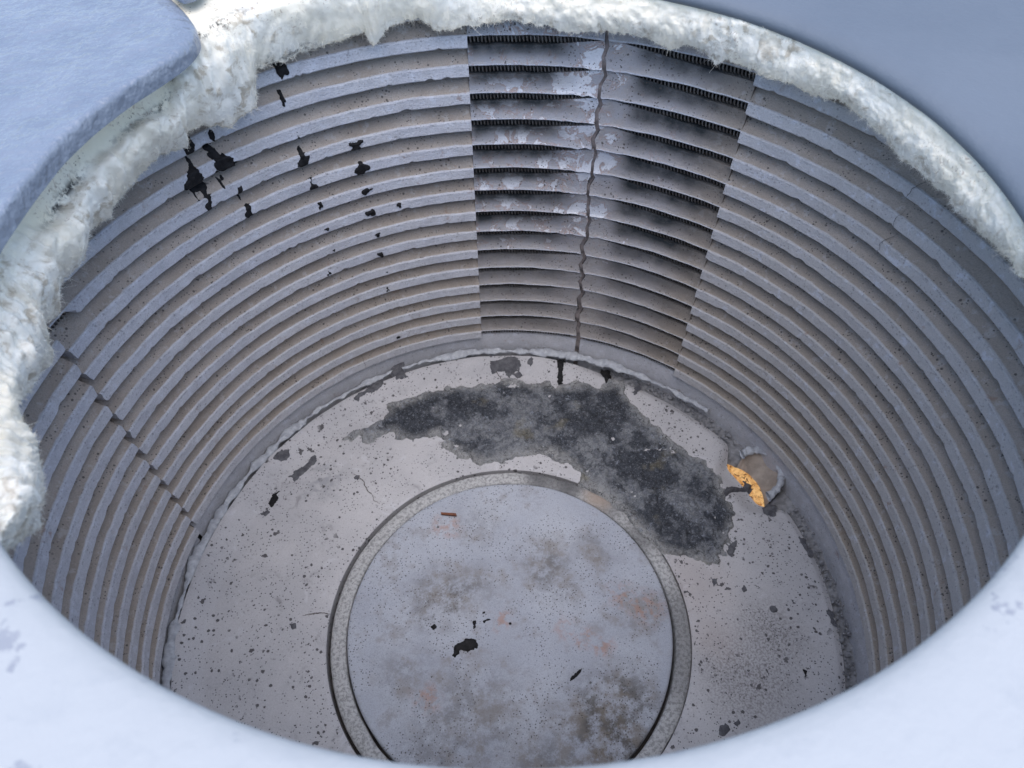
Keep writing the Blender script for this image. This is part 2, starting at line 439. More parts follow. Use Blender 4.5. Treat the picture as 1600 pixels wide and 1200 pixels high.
def level_soot(k):
    return np.interp(k, [-2, 0, 1, 8, 10, 14], [.8, .8, .95, .95, .6, .4])
def make_ridge(parent, k, t0, t1, zoff, kind, step):
    zt = -k * H + H + zoff
    cols = list(np.arange(t0, t1, step)) + [t1]
    zt += float(rng.uniform(-.0011, .0011)); rj = float(rng.uniform(-.0012, .0008)); dj = float(rng.uniform(-.12, .12))
    # round the ends off with a few tight columns
    cols = sorted(set([round(c, 4) for c in cols] + [t0 + .15, t0 + .45, t1 - .15, t1 - .45]))
    th = np.array(cols)
    n = len(th)
    Pf = np.tile(FULL, (n, 1, 1)).copy()
    o = np.zeros(n)
    if kind in ('left_terminal', 'right_terminal'): o[:] = 1
    if kind == 'back' and k == 3: o = sstep(-72.5, -74.5, th)
    Pf = Pf * (1 - o)[:, None, None] + OPEN[None] * o[:, None, None]
    R, Z, PR = Pf[..., 0], Pf[..., 1] + zt, Pf[..., 2]
    # the tapering slot: the course below climbs towards the crack
    u = np.zeros(n)
    v1, v2 = [float(x) for x in rng.uniform(-1, 1, 2)]
    if kind == 'left_terminal': u = np.clip((th - 3.0 - 1.5 * v1) / (10.5 + 1.0 * v2), 0, 1) ** 1.4
    if kind == 'right_terminal': u = 1 - np.clip((th - 17.2 - 1.2 * v1) / (12 if k < 9 else 16), 0, 1) ** .7
    Z[:, 1] += u * .0278; R[:, 1] -= u * .006
    Z[:, 2] += u * .018; R[:, 2] -= u * .004
    T = np.tile(th[:, None], (1, NP)).copy()
    mid = .5 * (t0 + t1)
    w0 = np.clip(1 - (th - t0) / 4.0, 0, 1); w1 = np.clip(1 - (t1 - th) / 4.0, 0, 1)
    w0, w1 = w0 * w0 * (3 - 2 * w0), w1 * w1 * (3 - 2 * w1)
    corner = np.array([0, .0, 0, 0, 0, 0, 0, .12, .05, 0, .35, .6, .6, .3, 0])
    if kind == 'left_terminal':
        g = .30 + .12 * float(rng.uniform(-1, 1)) + (.2 if k > 8 else 0)
        T += w1[:, None] * (crack_theta(Z) - g - corner * (1.2 if k > 8 else .8) * w1[:, None] - t1)
    if kind == 'right_terminal':
        g = .30 + .12 * float(rng.uniform(-1, 1))
        T += w0[:, None] * (crack_theta(Z) + g + corner * (1.4 if k > 8 else .8) * w0[:, None] - t0)
    if kind == 'back':
        T += (np.clip(1 - (th - t0) / .9, 0, 1) ** 2)[:, None] * (.06 + corner * .45 + .22 * fbm(np.stack([Z * 60, Z * 0 + k, Z * 0], -1), 2))
    if kind == 'front':
        T -= (np.clip(1 - (t1 - th) / .9, 0, 1) ** 2)[:, None] * (.06 + corner * .45 + .22 * fbm(np.stack([Z * 60, Z * 0 + k + 40, Z * 0], -1), 2))
    V = cyl(T.ravel(), R.ravel(), Z.ravel()).reshape(n, NP, 3)
    # hand-cast unevenness, chipped lips
    f = fbm(V * 14 + k * 3.7, 4); f2 = fbm(V * 70 + k * 1.7, 3)
    front = np.zeros(NP); front[1:13] = 1
    dr = rj * front + (f * .0026 + f2 * .0009) * front
    chip = sstep(.36, .5, fbm(V[:, 10:11] * np.array([46, 46, 1.]) + k * 9.1, 3)) * .0045
    crust = np.zeros(n)
    if kind == 'left_terminal': crust = sstep(6, 12, th) * (1 if 1 <= k <= 8 else .3)
    if kind == 'right_terminal': crust = sstep(23, 16, th) * (1 if 1 <= k <= 8 else .3)
    lipmask = np.zeros(NP); lipmask[9:13] = 1
    dz = chip * lipmask * (1 - o)[:, None] + f * .0012
    lip2 = np.zeros(NP); lip2[6:10] = 1
    dz = dz + lip2 * (crust * .006)[:, None] * fbm(V * 45 + k, 3)
    r0 = np.hypot(V[..., 0], V[..., 1])
    V[..., :2] *= (1 + dr / r0)[..., None]
    V[..., 2] += dz
    # soot above and below the slots, whitewash near the crack
    soot = np.zeros((n, NP)); wash = np.zeros((n, NP))
    nz = fbm(V * np.array([9, 9, 16.]) + 5 + k, 3)
    lv = level_soot(k)
    if kind == 'left_terminal':
        win = sstep(TA - 1, TA + 1, th) * sstep(13.0, 6.5, th + 1.5 * v1)
        soot = (win[:, None] * np.clip(1.25 - PR * 1.55 + nz * .35, 0, 1)) * lv
        wash = (sstep(2.5, 8, th)[:, None] * np.clip(.55 + nz * 1.1, 0, 1)) * np.interp(k, [0, 2, 8, 9, 14], [.35, .9, .9, .35, .15]) * (PR < 1.9)
        wash = np.maximum(wash, np.interp(k, [0, 8, 10, 14], [.62, .62, .4, .3]) * (PR < 1.9))
    if kind == 'right_terminal':
        win = sstep(17.5, 21, th) * (1 - .55 * sstep(29, 36, th + 2 * v2))
        soot = (win[:, None] * np.clip(1.2 - PR * 1.25 + nz * .45, 0, 1)) * lv
        wash = (sstep(24, 16, th)[:, None] * np.clip(.5 + nz * 1.1, 0, 1)) * np.interp(k, [0, 2, 8, 9, 14], [.3, .85, .85, .25, .1]) * (PR < 1.9)
        wash = np.maximum(wash, np.interp(k, [0, 9, 14], [.5, .45, .25]) * (PR < 1.9) * sstep(35, 25, th)[:, None])
    if kind == 'side':
        soot = (sstep(39, 36.4, th)[:, None] * np.clip(.5 - PR * .7 + nz * .3, 0, 1)) * lv * .7
    slot = (PR > 2.1) * (o[:, None] > .5)
    soot = np.maximum(soot, slot * .75)
    brown_tint = np.clip(.15 + .85 * sstep(10, 60, np.degrees(np.arctan2(V[..., 0], V[..., 1]))) + .25 * nz + dj, 0, 1)  # browner tone towards the right-hand wall, with noise and a shift per ridge
    F = gridfaces(n, NP, cv=True, flip=True).tolist()
    F.append(list(range(NP))); F.append([(n - 1) * NP + i for i in range(NP)][::-1])
    return mesh('ridge', V.reshape(-1, 3), F, M_WALL, parent, dict(prof=PR, soot=soot, wash=wash, brown_tint=brown_tint), sharp=21)

panels = [('front', -180, TJ - .12, -H * .5, .6), ('back', TJ + .12, TA - .012, 0, .5), ('left_terminal', TA + .012, TC, 0, .3),
          ('right_terminal', TC, TB - .012, 0, .3), ('side', TB + .012, 179.9, 0, .6)]
panel_obj = {}
for kind, t0, t1, zo, st in panels:
    po = revolve('wall_panel', [(1.0862, .158), (1.16, .158), (1.16, -1.27), (1.0862, -1.27)], M_BACK, furnace, t0, t1, 2.0, closed_prof=True)
    panel_obj[kind] = po
    for k in range(-1, 15):
        make_ridge(po, k, t0, t1, zo, kind, st)

# smooth foot of the wall below the last course
for t0, t1 in ((-180, TJ - .5), (TJ + .2, 14.55), (15.45, 180)):
    zt = -14 * H - (H * .5 if t0 == -180 else 0) - .003
    revolve('wall_foot', [(1.05, zt), (1.014, zt), (1.008, zt - .01), (1.002, -1.19), (1.0, -1.27)], M_WALL, furnace, t0, t1, .7, .003, 10,
            dict(prof=1.7, soot=0, wash=.15, brown_tint=.3))
# mortar seen in the long crack
zz = np.linspace(.09, -1.26, 160); tt = np.linspace(-1.6, 1.6, 9)
T, Z = np.meshgrid(tt, zz, indexing='ij')
Tc = T + crack_theta(Z)
Rm = 1.019 + .004 * fbm(np.stack([T * 3, Z * 60, Z * 0], -1), 3)
ph = np.mod(-Z / H, 1.0)
Rm = Rm - .004 * sstep(.1, .4, ph) * sstep(.75, .6, ph)
mesh('crack_filler', cyl(Tc.ravel(), Rm.ravel(), Z.ravel()), gridfaces(9, 160), M_MORTAR, furnace)

# ---- heating coils in the slots (one mesh, re-used at every height)
def coil_mesh(t0, t1, rc=1.0245, rad=.0122, wire=.0023, pitch=.0098):
    turns = math.radians(t1 - t0) * rc / pitch
    n = int(turns * 13); s = np.linspace(0, 1, n)
    th = t0 + (t1 - t0) * s; a = s * turns * 2 * math.pi
    wob = .0012 * np.sin(s * 31)
    C = cyl(th, rc + rad * np.cos(a), rad * np.sin(a) + wob)
    tan = np.gradient(C, axis=0); tan /= np.linalg.norm(tan, axis=1)[:, None]
    out = C - cyl(th, np.full(n, rc), wob); out /= np.linalg.norm(out, axis=1)[:, None]
    b = np.cross(tan, out)
    m = 5; ph = np.arange(m) * 2 * math.pi / m
    V = C[:, None] + wire * (np.cos(ph)[None, :, None] * out[:, None] + np.sin(ph)[None, :, None] * b[:, None])
    me = bpy.data.meshes.new('heating_coil')
    me.from_pydata((V.reshape(-1, 3) * S).tolist(), [], gridfaces(n, m, cv=True).tolist())
    me.polygons.foreach_set('use_smooth', [True] * len(me.polygons))
    me.materials.append(M_COIL)
    return me
cm1, cm2, cm3 = coil_mesh(TA + .2, 13.2), coil_mesh(15.8, TB - .1), coil_mesh(-76.6, -72)
for k in range(-1, 15):
    for cm in (cm1, cm2) + ((cm3,) if k == 3 else ()):
        o = link('heating_coil', cm, None, furnace)
        o.location = (0, 0, (-k * H + .0125 + ZB) * S)

# ---- floor slab
def edge_r(th):
    r = .965 + .004 * fbm(np.stack([th * .12, th * 0, th * 0 + 2], -1), 3)
    return r - .068 * sstep(52, 57, th) * sstep(71, 66, th)
th = np.linspace(-180, 180, 601)[:-1]
rad = np.r_[np.linspace(0, 1, 60)]
NT_, NR = len(th), len(rad)
c_out, c_in = np.array([0, -.016]), np.array([-.008, -.060])
er = edge_r(th)
u = np.stack([np.sin(np.radians(th)), np.cos(np.radians(th))], 1)
inner = c_in + .5345 * u; outer = c_out + er[:, None] * u
XY = inner[:, None] + (outer - inner)[:, None] * rad[None, :, None]
rr = np.hypot(XY[..., 0] - c_out[0], XY[..., 1] - c_out[1])
bank = sstep(30, 5, th) * sstep(-180, -150, th)
zf = np.full((NT_, NR), ZF)
zf += bank[:, None] * .040 * sstep(.885, .955, rr)
notch = sstep(50, 58, th) * sstep(73, 65, th)
zf -= notch[:, None] * .030 * sstep(.085, .0, er[:, None] - rr)
zf -= (1 - bank)[:, None] * (1 - notch)[:, None] * .012 * sstep(.022, 0, er[:, None] - rr)
P3 = np.stack([XY[..., 0], XY[..., 1], zf], -1)
zf += .0035 * fbm(P3 * 7, 3) + .0012 * fbm(P3 * 40, 3)
zf -= .006 * sstep(.012, 0, np.abs(rad[None, :] * (er[:, None] - .5345)))
P3[..., 2] = zf
lo_o = np.stack([outer[:, 0], outer[:, 1], np.full(NT_, -1.27)], -1)[:, None]
lo_i = np.stack([inner[:, 0], inner[:, 1], np.full(NT_, -1.27)], -1)[:, None]
P3 = np.concatenate([lo_i, P3, lo_o], 1)
floor = mesh('floor_slab', P3.reshape(-1, 3), gridfaces(NT_, NR + 2, cu=True, flip=True), M_FLOOR, furnace, sharp=45)
th_ = np.linspace(0, 2 * math.pi, 97)[:-1]
mesh('base_pan', [(1.07 * math.cos(a), 1.07 * math.sin(a), -1.262) for a in th_], [list(range(96))], M_BACK, furnace, smooth=False)

# white cement bead along the foot of the wall (left and back), lumpy
tb = np.linspace(-150, 46, 900); mb = 10
ph = np.arange(mb) * 2 * math.pi / mb
rb = .0095 + .0055 * fbm(np.stack([tb * .5, tb * 0, tb * 0 + 9], -1), 4) + .004 * np.clip(fbm(np.stack([tb * 1.3, tb * 0, tb * 0 + 5], -1), 2), 0, 1)
rb *= (.5 + .5 * sstep(46, 30, tb)) * (.35 + .65 * sstep(-.25, .15, fbm(np.stack([tb * .22, tb * 0, tb * 0 + 1.5], -1), 3)))
cr_ = .9785 + .006 * fbm(np.stack([tb * .35, tb * 0 + 4, tb * 0], -1), 3)
T, PHs = np.meshgrid(tb, ph, indexing='ij')
Rb = cr_[:, None] + 1.7 * rb[:, None] * np.cos(PHs); Zb = -1.166 + .9 * rb[:, None] * np.sin(PHs)
V = cyl(T.ravel(), Rb.ravel(), Zb.ravel())
V += .007 * np.stack([fbm(V * 55 + i * 7, 4) for i in range(3)], -1)
mesh('cement_bead', V, gridfaces(len(tb), mb, cv=True), M_BEAD, furnace)

# crumbled mortar in the open joint on the right
ico = np.array([(0, 0, 1), (.9, 0, .4), (.28, .85, .4), (-.72, .53, .4), (-.72, -.53, .4), (.28, -.85, .4), (.72, .53, -.4), (-.28, .85, -.4), (-.9, 0, -.4), (-.28, -.85, -.4), (.72, -.53, -.4), (0, 0, -1)])
icf = [(0,1,2),(0,2,3),(0,3,4),(0,4,5),(0,5,1),(1,6,2),(2,7,3),(3,8,4),(4,9,5),(5,10,1),(6,7,2),(7,8,3),(8,9,4),(9,10,5),(10,6,1),(11,7,6),(11,8,7),(11,9,8),(11,10,9),(11,6,10)]
VV, FF = [], []
for i in range(900):
    t = rng.uniform(22, 178)
    if 54 < t < 71: continue
    s = rng.uniform(.002, .006) * (1.9 if rng.random() < .08 else 1)
    c = cyl(np.array(t), rng.uniform(.958, .998), -1.222 + rng.uniform(0, .016))
    q = ico * s * rng.uniform(.6, 1.25, (12, 3)); 
    FF += [tuple(a + 12 * len(VV) for a in f) for f in icf]; VV.append(q + c)
o = mesh('crumbled_joint', np.concatenate(VV), FF, M_CRUMB, furnace, smooth=False); o['kind'] = 'stuff'

T, Sx = np.meshgrid(np.linspace(18, 180, 500), np.linspace(.885, 1.004, 17), indexing='ij')
V = cyl(T.ravel(), Sx.ravel(), np.full(T.size, -1.224)); V[:, 2] += .016 * fbm(V * 30, 4) + .006 * fbm(V * 90, 3)
V[:, 2] -= .034 * sstep(.95, .93, Sx.ravel())
dd = np.hypot(V[:, 0] - .822, V[:, 1] - .425); V[:, 2] -= .09 * sstep(.088, .078, dd)
mesh('joint_mortar', V, gridfaces(500, 17, flip=True), M_CRUMB, furnace)
# drain notch with a clay bowl and orange debris, its lit look added as emission
DC = np.array([.822, .425])
A_, Q_ = np.meshgrid(np.linspace(0, 2 * math.pi, 73)[:-1], np.linspace(.02, 1, 22), indexing='ij')
rd = .094 * Q_ * (1 + .06 * np.sin(2 * A_ + .6))
V = np.stack([DC[0] + rd * np.cos(A_) * .86 + rd * np.sin(A_) * .12, DC[1] + rd * np.sin(A_) * 1.05, -1.255 + .082 * Q_ ** 2.2], -1).reshape(-1, 3)
V += .0020 * np.stack([fbm(V * 35 + i * 5, 3) for i in range(3)], -1)
far = np.hypot(V[:, 0], V[:, 1])
V[:, 2] = np.where(far < .945, np.minimum(V[:, 2], -1.2605), V[:, 2])
mesh('drain_bowl', V, gridfaces(72, 22, cu=True), M_BOWL, furnace)
tb = np.linspace(-1.15, 2.1, 190)                     # chipped pale lip round its outer half
rb = .0095 + .006 * fbm(np.stack([tb * 6, tb * 0, tb * 0 + 9], -1), 4)
T, PHs = np.meshgrid(tb, ph, indexing='ij')
rl = .094 * (1 + .06 * np.sin(2 * T + .6)) + 1.4 * rb[:, None] * np.cos(PHs)
V = np.stack([DC[0] + rl * np.cos(T) * .86 + rl * np.sin(T) * .12, DC[1] + rl * np.sin(T) * 1.05, -1.172 + rb[:, None] * np.sin(PHs)], -1).reshape(-1, 3)
V += .007 * np.stack([fbm(V * 60 + i * 7, 4) for i in range(3)], -1)
mesh('drain_rim', V, gridfaces(len(tb), mb, cv=True), M_BEAD, furnace)

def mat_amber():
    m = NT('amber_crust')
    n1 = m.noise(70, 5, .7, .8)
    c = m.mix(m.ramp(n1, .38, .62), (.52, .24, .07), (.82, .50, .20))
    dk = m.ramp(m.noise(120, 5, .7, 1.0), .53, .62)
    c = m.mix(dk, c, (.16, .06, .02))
    m.put(m.b.inputs['Emission Color'], c); m.b.inputs['Emission Strength'].default_value = .22  # light reaching the debris is imitated by weak emission of its colour
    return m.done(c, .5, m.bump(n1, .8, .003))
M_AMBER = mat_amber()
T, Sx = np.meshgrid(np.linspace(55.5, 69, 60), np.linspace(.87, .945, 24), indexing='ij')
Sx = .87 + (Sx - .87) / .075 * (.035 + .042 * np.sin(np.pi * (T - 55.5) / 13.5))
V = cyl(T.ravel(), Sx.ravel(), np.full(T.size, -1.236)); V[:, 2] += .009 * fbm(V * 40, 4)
o = mesh('drain_debris_lit', V, gridfaces(60, 24), M_AMBER, furnace)
o['label'] = 'orange debris inside the drain hole, its lit look added by emission'

# ---- dark flakes and spots on the floor
SPOTS = [[(-.564,.749),(-.547,.777),(-.504,.809),(-.461,.841),(-.449,.821),(-.472,.789),(-.511,.776),(-.543,.745)],
[(-.438,.874),(-.42,.907),(-.395,.927),(-.391,.88),(-.369,.853),(-.388,.84),(-.414,.833),(-.421,.86)],
[(-.072,.927),(-.03,.934),(.003,.951),(.029,.944),(.05,.919),(.034,.891),(.002,.871),(-.014,.892),(-.062,.886)],
[(.017,.887),(.039,.901),(.059,.88),(.033,.867)],[(.071,.921),(.088,.942),(.098,.921),(.081,.894)],
[(.182,.93),(.211,.93),(.21,.898),(.198,.831),(.178,.834),(.183,.885)],[(.351,.897),(.377,.892),(.377,.855),(.362,.751),(.35,.764),(.359,.829)],
[(.474,.844),(.488,.83),(.476,.798),(.459,.785),(.455,.798),(.47,.807)],[(-.806,.5),(-.789,.532),(-.752,.544),(-.747,.518),(-.771,.499)],
[(-.749,.455),(-.732,.48),(-.702,.499),(-.672,.55),(-.659,.517),(-.678,.485),(-.701,.461),(-.724,.436)],[(-.796,.352),(-.791,.394),(-.769,.4),(-.764,.369),(-.783,.336)],
[(-.816,.317),(-.791,.334),(-.783,.32),(-.797,.304)],[(-.533,.449),(-.518,.464),(-.495,.454),(-.512,.437)],
[(.826,.316),(.844,.325),(.869,.32),(.858,.293),(.846,.289),(.826,.296)],[(-.656,-.049),(-.638,-.045),(-.63,-.064),(-.646,-.07)],
[(.841,.008),(.851,.008),(.852,-.007),(.838,-.012)],[(.824,-.203),(.838,-.202),(.832,-.225),(.82,-.227)],[(.596,-.34),(.612,-.328),(.623,-.34),(.607,-.352)],
[(.616,.074),(.633,.077),(.632,.056),(.617,.051)],[(.772,-.016),(.793,-.011),(.792,-.036),(.77,-.04)],[(.685,.188),(.717,.204),(.721,.188),(.693,.139),(.676,.145)],
[(.434+.12,-.349),(.457+.12,-.338),(.47+.12,-.354),(.452+.12,-.374),(.434+.12,-.373)],[(.698,.04),(.715,.055),(.716,.035),(.704,.025)],
[(.917,.207),(.934,.196),(.943,.152),(.933,.136),(.918,.174)],[(.941,-.014),(.952,-.043),(.953,-.072),(.941,-.067)]]
def floor_z(P):
    r = np.hypot(P[:, 0], P[:, 1] + .016); t = np.degrees(np.arctan2(P[:, 0], P[:, 1] + .016))
    return ZF + sstep(30, 5, t) * .040 * sstep(.885, .955, r) + .0035 * fbm(np.c_[P, np.full(len(P), ZF)] * 7, 3)
for i, pl in enumerate(SPOTS):
    if i in (0, 1, 5, 8, 9): pass
    V, F = field(pl, .0021, .010, 75, lambda P, d: -.002 + .0050 * sstep(-.002, .008, d) + .0012 * fbm(np.c_[P * 120, P[:, :1] * 0], 3),
                 lambda P, h: np.c_[P, floor_z(P) + h], i * 3.3)
    mesh('slag_spot', V, F, M_DARK if i not in (5, 6, 10, 16) else M_TAR, floor)

# ---- cover plate round the mouth, shell, top insulation
MO = np.array([0, .138])       # the mouth sits a little off the chamber's axis
prof = [(1.60, .1665), (.905, .1665), (.885, .152), (.858, .150), (.844, .153), (.8365, .159), (.8345, .167), (.8365, .1745), (.843, .181), (.856, .186), (.88, .1895), (.92, .191), (1.07, .196), (1.3, .204), (1.60, .207), (1.62, .20), (1.62, .172)]
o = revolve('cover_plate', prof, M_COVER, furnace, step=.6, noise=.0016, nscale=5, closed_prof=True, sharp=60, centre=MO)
revolve('shell', [(1.42, .166), (1.42, -1.449)], M_SHELL, furnace, step=3)
revolve('insulation_ring', [(1.0, .1655), (1.0, .160), (1.17, .160), (1.17, .1625), (1.415, .1625), (1.415, .1655)], M_BACK, furnace, step=3)

# ---- painted casting and lug bolted on the cover, top left
BLK = [(-.86,1.06),(-.752,.850),(-.736,.813),(-.689,.753),(-.650,.695),(-.630,.660),(-.618,.615),(-.628,.552),(-.665,.475),(-.699,.415),(-.735,.325),(-.758,.237),(-.768,.126),(-.772,.026),(-.765,-.10),(-.74,-.22),(-.82,-.34),(-1.3,-.34),(-1.4,.3),(-1.2,.95),(-1.0,1.10)]
def cast_block(name, poly, zb, ht, inset, mat, lump):
    """plate with crisp rounded rim: lofted rim loops, then a lumpy top sheet inside the last loop"""
    poly = np.asarray(poly, float); cl = np.r_[poly, poly[:1]]
    sg = np.r_[0, np.cumsum(np.linalg.norm(np.diff(cl, axis=0), axis=1))]
    n = 400; t = np.linspace(0, sg[-1], n, endpoint=False)
    C = np.stack([np.interp(t, sg, cl[:, i]) for i in (0, 1)], 1)
    kk = np.hanning(13); kk /= kk.sum()
    C = np.stack([np.convolve(np.r_[C[-6:, i], C[:, i], C[:6, i]], kk, 'valid') for i in (0, 1)], 1)
    tg = np.roll(C, -1, 0) - np.roll(C, 1, 0); tg /= np.linalg.norm(tg, axis=1)[:, None]
    nn = np.c_[-tg[:, 1], tg[:, 0]]
    if (sdf_poly(C + nn * .01, poly) > 0).mean() < .5: nn = -nn
    e = inset(C)[:, None]
    nn = np.stack([np.convolve(np.r_[nn[-6:, i], nn[:, i], nn[:6, i]], kk, 'valid') for i in (0, 1)], 1)
    loops = [(0, 0), (0, .55), (.06, .80), (.25, .94), (.6, .99), (1, 1)]
    V = [np.c_[C + nn * e * a, np.full(n, zb + ht * b)] for a, b in loops]
    for q, L in enumerate(V[2:]): L[:, 2] += .0015 * fbm(L * 20, 3)
    inner = V[-1][:, :2]
    ring = np.stack(V, 1).reshape(-1, 3)
    top_h = lambda P: ht + .0015 * fbm(np.c_[P, np.full(len(P), zb + ht)] * 20, 3)
    Vt, Ft = field(inner, .006, 0, 1, lambda P, d: top_h(P) + lump(P) * sstep(0, .03, d), lambda P, h: np.c_[P, zb + h], snap=True)
    F = gridfaces(n, len(loops), cu=True).tolist() + (Ft + len(ring)).tolist() + [[k * len(loops) for k in range(n)]]
    return mesh(name, np.r_[ring, Vt], F, mat, furnace, sharp=60)
cast_block('hinge_block', BLK, .186, .036, lambda P: .012 + .034 * sstep(.50, .60, P[:, 1]) * sstep(-.9, -.75, P[:, 0]), M_BLOCK,
           lambda P: .005 * fbm(np.c_[P, P[:, :1] * 0] * 9, 3) + .0026 * fbm(np.c_[P, P[:, :1] * 0] * 30 + 3, 3))
LUG = [(-.716,.790),(-.700,.762),(-.672,.738),(-.654,.748),(-.640,.778),(-.66,.90),(-.80,.93)]
cast_block('hinge_lug', LUG, .2245, .03, lambda P: .016 + 0 * P[:, 0], M_BLOCK, lambda P: .001 * P[:, 0])

# ---- black tar drips on the back panel
def wall_r(z):
    ph = np.mod(-z / H, 1.0) * H
    return np.interp(-ph, FULL[1:12, 1][::-1], FULL[1:12, 0][::-1])
BL = [(-32.741,.027,9,13),(-33.506,-.045,3,10),(-32.76,-.149,3,5.5),(-32.856,-.218,11,11),(-24.475,-.226,10,10),(-24.274,-.307,13,12.5),(-32.348,-.31,10,10),(-23.797,-.377,12.5,5),
(-44.77,-.07,5,11),(-48.493,-.07,10,15),(-44.69,-.139,17.5,19),(-45.607,-.196,2,7.5),(-49.224,-.157,21,19),(-43.57,-.227,6,11),(-48.939,-.226,6,10),(-43.501,-.301,7.5,11),(-32.115,-.377,5,7),
(-23.838,-.455,12.5,6),(-18.957,-.453,4,5),(-32.043,-.461,4,3),(-23.549,-.539,7,4),(-23.694,-.618,8,5),(-33.597,-.62,6,5),(-23.57,-.775,5,4),(-23.28,-1.011,4,2.5),(-31.747,-.543,3,2),(-23.252,-.697,2.5,2.5)]
for i, (t, z, hw, hh) in enumerate(BL):
    a = hw / 520.0 * .78; b = hh / 430.0 * .72
    an = np.linspace(0, 2 * math.pi, 40, endpoint=False)
    ph1, ph2, ph3 = rng.uniform(0, 6.28, 3)
    q = 1 + .22 * np.sin(2 * an + ph1) + .2 * np.sin(3 * an + ph2) + .12 * np.sin(5 * an + ph3)
    poly = np.stack([a * np.cos(an) * q, b * np.sin(an) * q], 1)
    if hh > 7:        # a thin run or two at the bottom
        for off in ([-.35, .3] if hw > 12 else [rng.uniform(-.3, .3)]):
            j = np.abs(an - (1.5 * math.pi + off)) < .12
            poly[j] *= (1, rng.uniform(1.6, 2.2))
    x0 = math.radians(t)
    def place(P, h, x0=x0, z=z):
        zz = z + P[:, 1]
        r = wall_r(zz) - h - .0008
        return cyl(np.degrees(x0 + P[:, 0]), r, zz)
    V, F = field(poly, .0017, .011 if hw > 9 else .007, 75, lambda P, d: -.0035 + .0075 * sstep(-.0015, .004, d) + .001 * fbm(np.c_[P * 150, P[:, :1] * 0], 2), place, i * 2.7)
    mesh('tar_drip', V, F, M_TAR, panel_obj['back'])

# ---- hairline cracks (thin dark ribbons lying in the surface)
M_CRACK = mat_plain('crack_shadow', (.13, .115, .105), (.09, .08, .075), 100)
def ribbon(pts, place, wd, parent):
    pts = np.asarray(pts, float); sg = np.r_[0, np.cumsum(np.linalg.norm(np.diff(pts, axis=0), axis=1))]
    n = 40; t = np.linspace(0, sg[-1], n)
    c = np.stack([np.interp(t, sg, pts[:, i]) for i in (0, 1)], 1)
    c += .004 * np.stack([fbm(np.c_[t * 90, t * 0 + i, t * 0 + pts[0, 0] * 9], 3) for i in (0, 1)], 1)
    tg = np.gradient(c, axis=0); tg /= np.linalg.norm(tg, axis=1)[:, None]; nn = np.c_[-tg[:, 1], tg[:, 0]]
    w = wd * (.5 + .9 * rng.random(n))[:, None] * np.sin(np.linspace(.25, 2.9, n))[:, None]
    V = np.stack([place(c - nn * w), place(c + nn * w)], 1).reshape(-1, 3)
    mesh('hairline_crack', V, gridfaces(n, 2), M_CRACK, parent, smooth=False)
def on_wall(c): return cyl(np.degrees(c[:, 0]), wall_r(c[:, 1]) - .0032, c[:, 1])
def on_floor(c): return np.c_[c, floor_z(c) + .0022]
for kind, tz in (('side', [(62.9, -.02), (62.0, -.06), (62.2, -.10)]), ('side', [(62.0, -.11), (62.0, -.14), (62.4, -.165)]), ('side', [(62.3, -.18), (61.7, -.21), (62.0, -.24)]), ('back', [(-31.0, -1.03), (-31.4, -1.105)])):
    ribbon([(math.radians(a), b) for a, b in tz], on_wall, .0006, panel_obj[kind])
for pl in ([(-.54, .47), (-.51, .452), (-.491, .43), (-.475, .40), (-.46, .385), (-.448, .36), (-.43, .345)], [(-.04, .925), (-.047, .895), (-.03, .875), (-.028, .845)], [(-.03, .49), (-.026, .48), (-.033, .472)], [(-.536, -.02), (-.58, -.018), (-.62, -.025)]):
    ribbon(pl, on_floor, .0014, floor)

# ================================================================== PEDESTAL PLATE, GASKET
zp = -1.188
cp = np.array([-.005, -.062, 0])
ped = empty('pedestal_plate', 'round stained grey ceramic plate in the middle of the furnace floor', 'plate', tuple(W(cp + [0, 0, -1.26])))
base = W(cp + [0, 0, -1.26])
th = np.linspace(0, 2 * math.pi, 241)[:-1]
rs = np.r_[np.linspace(0.004, .462, 60), .468, .4725, .4745]
zs = np.r_[np.zeros(61), -.002, -.006]
A_, R_ = np.meshgrid(th, rs, indexing='ij')
V = np.stack([R_ * np.cos(A_), R_ * np.sin(A_), np.tile(zp + zs, (len(th), 1))], -1)
V[..., 2] += .0035 * fbm(V * 5, 3) + .0011 * fbm(V * 40, 3)
V[..., :2] *= 1 + .004 * fbm(V * 6, 2)[..., None]
V = np.concatenate([V, (V[:, -1:] * [1, 1, 0] + [0, 0, -1.26])], 1) + cp
me_o = mesh('plate', V.reshape(-1, 3), gridfaces(len(th), len(rs) + 1, cu=True), M_PLATE, None, sharp=50)
me_o.parent = ped; me_o.matrix_parent_inverse.translation = -Vector(base)
DS = [[(-.173,-.151),(-.167,-.118),(-.148,-.115),(-.13,-.1),(-.104,-.104),(-.098,-.123),(-.107,-.139),(-.129,-.143),(-.148,-.138),(-.162,-.157)],
[(-.116,-.052),(-.105,-.048),(-.103,-.071),(-.114,-.077)],[(-.086,-.052),(-.064,-.041),(-.058,-.049),(-.083,-.06)],[(-.244,-.065),(-.225,-.06),(-.217,-.069),(-.232,-.079)],
[(.154,-.228),(.175,-.206),(.201,-.185),(.205,-.188),(.185,-.209),(.159,-.232)],[(-.088,-.024),(-.079,-.024),(-.078,-.033),(-.087,-.033)]]
for i, pl in enumerate(DS):
    V, F = field(pl, .0019, .006, 110, lambda P, d: -.002 + .006 * sstep(-.002, .006, d), lambda P, h: np.c_[P, zp + .0035 * fbm(np.c_[P - cp[:2], np.full(len(P), zp)] * 5, 3) + h], i)
    o = mesh('tar_spot', V, F, M_TAR, None); o.parent = ped; o.matrix_parent_inverse.translation = -Vector(base)

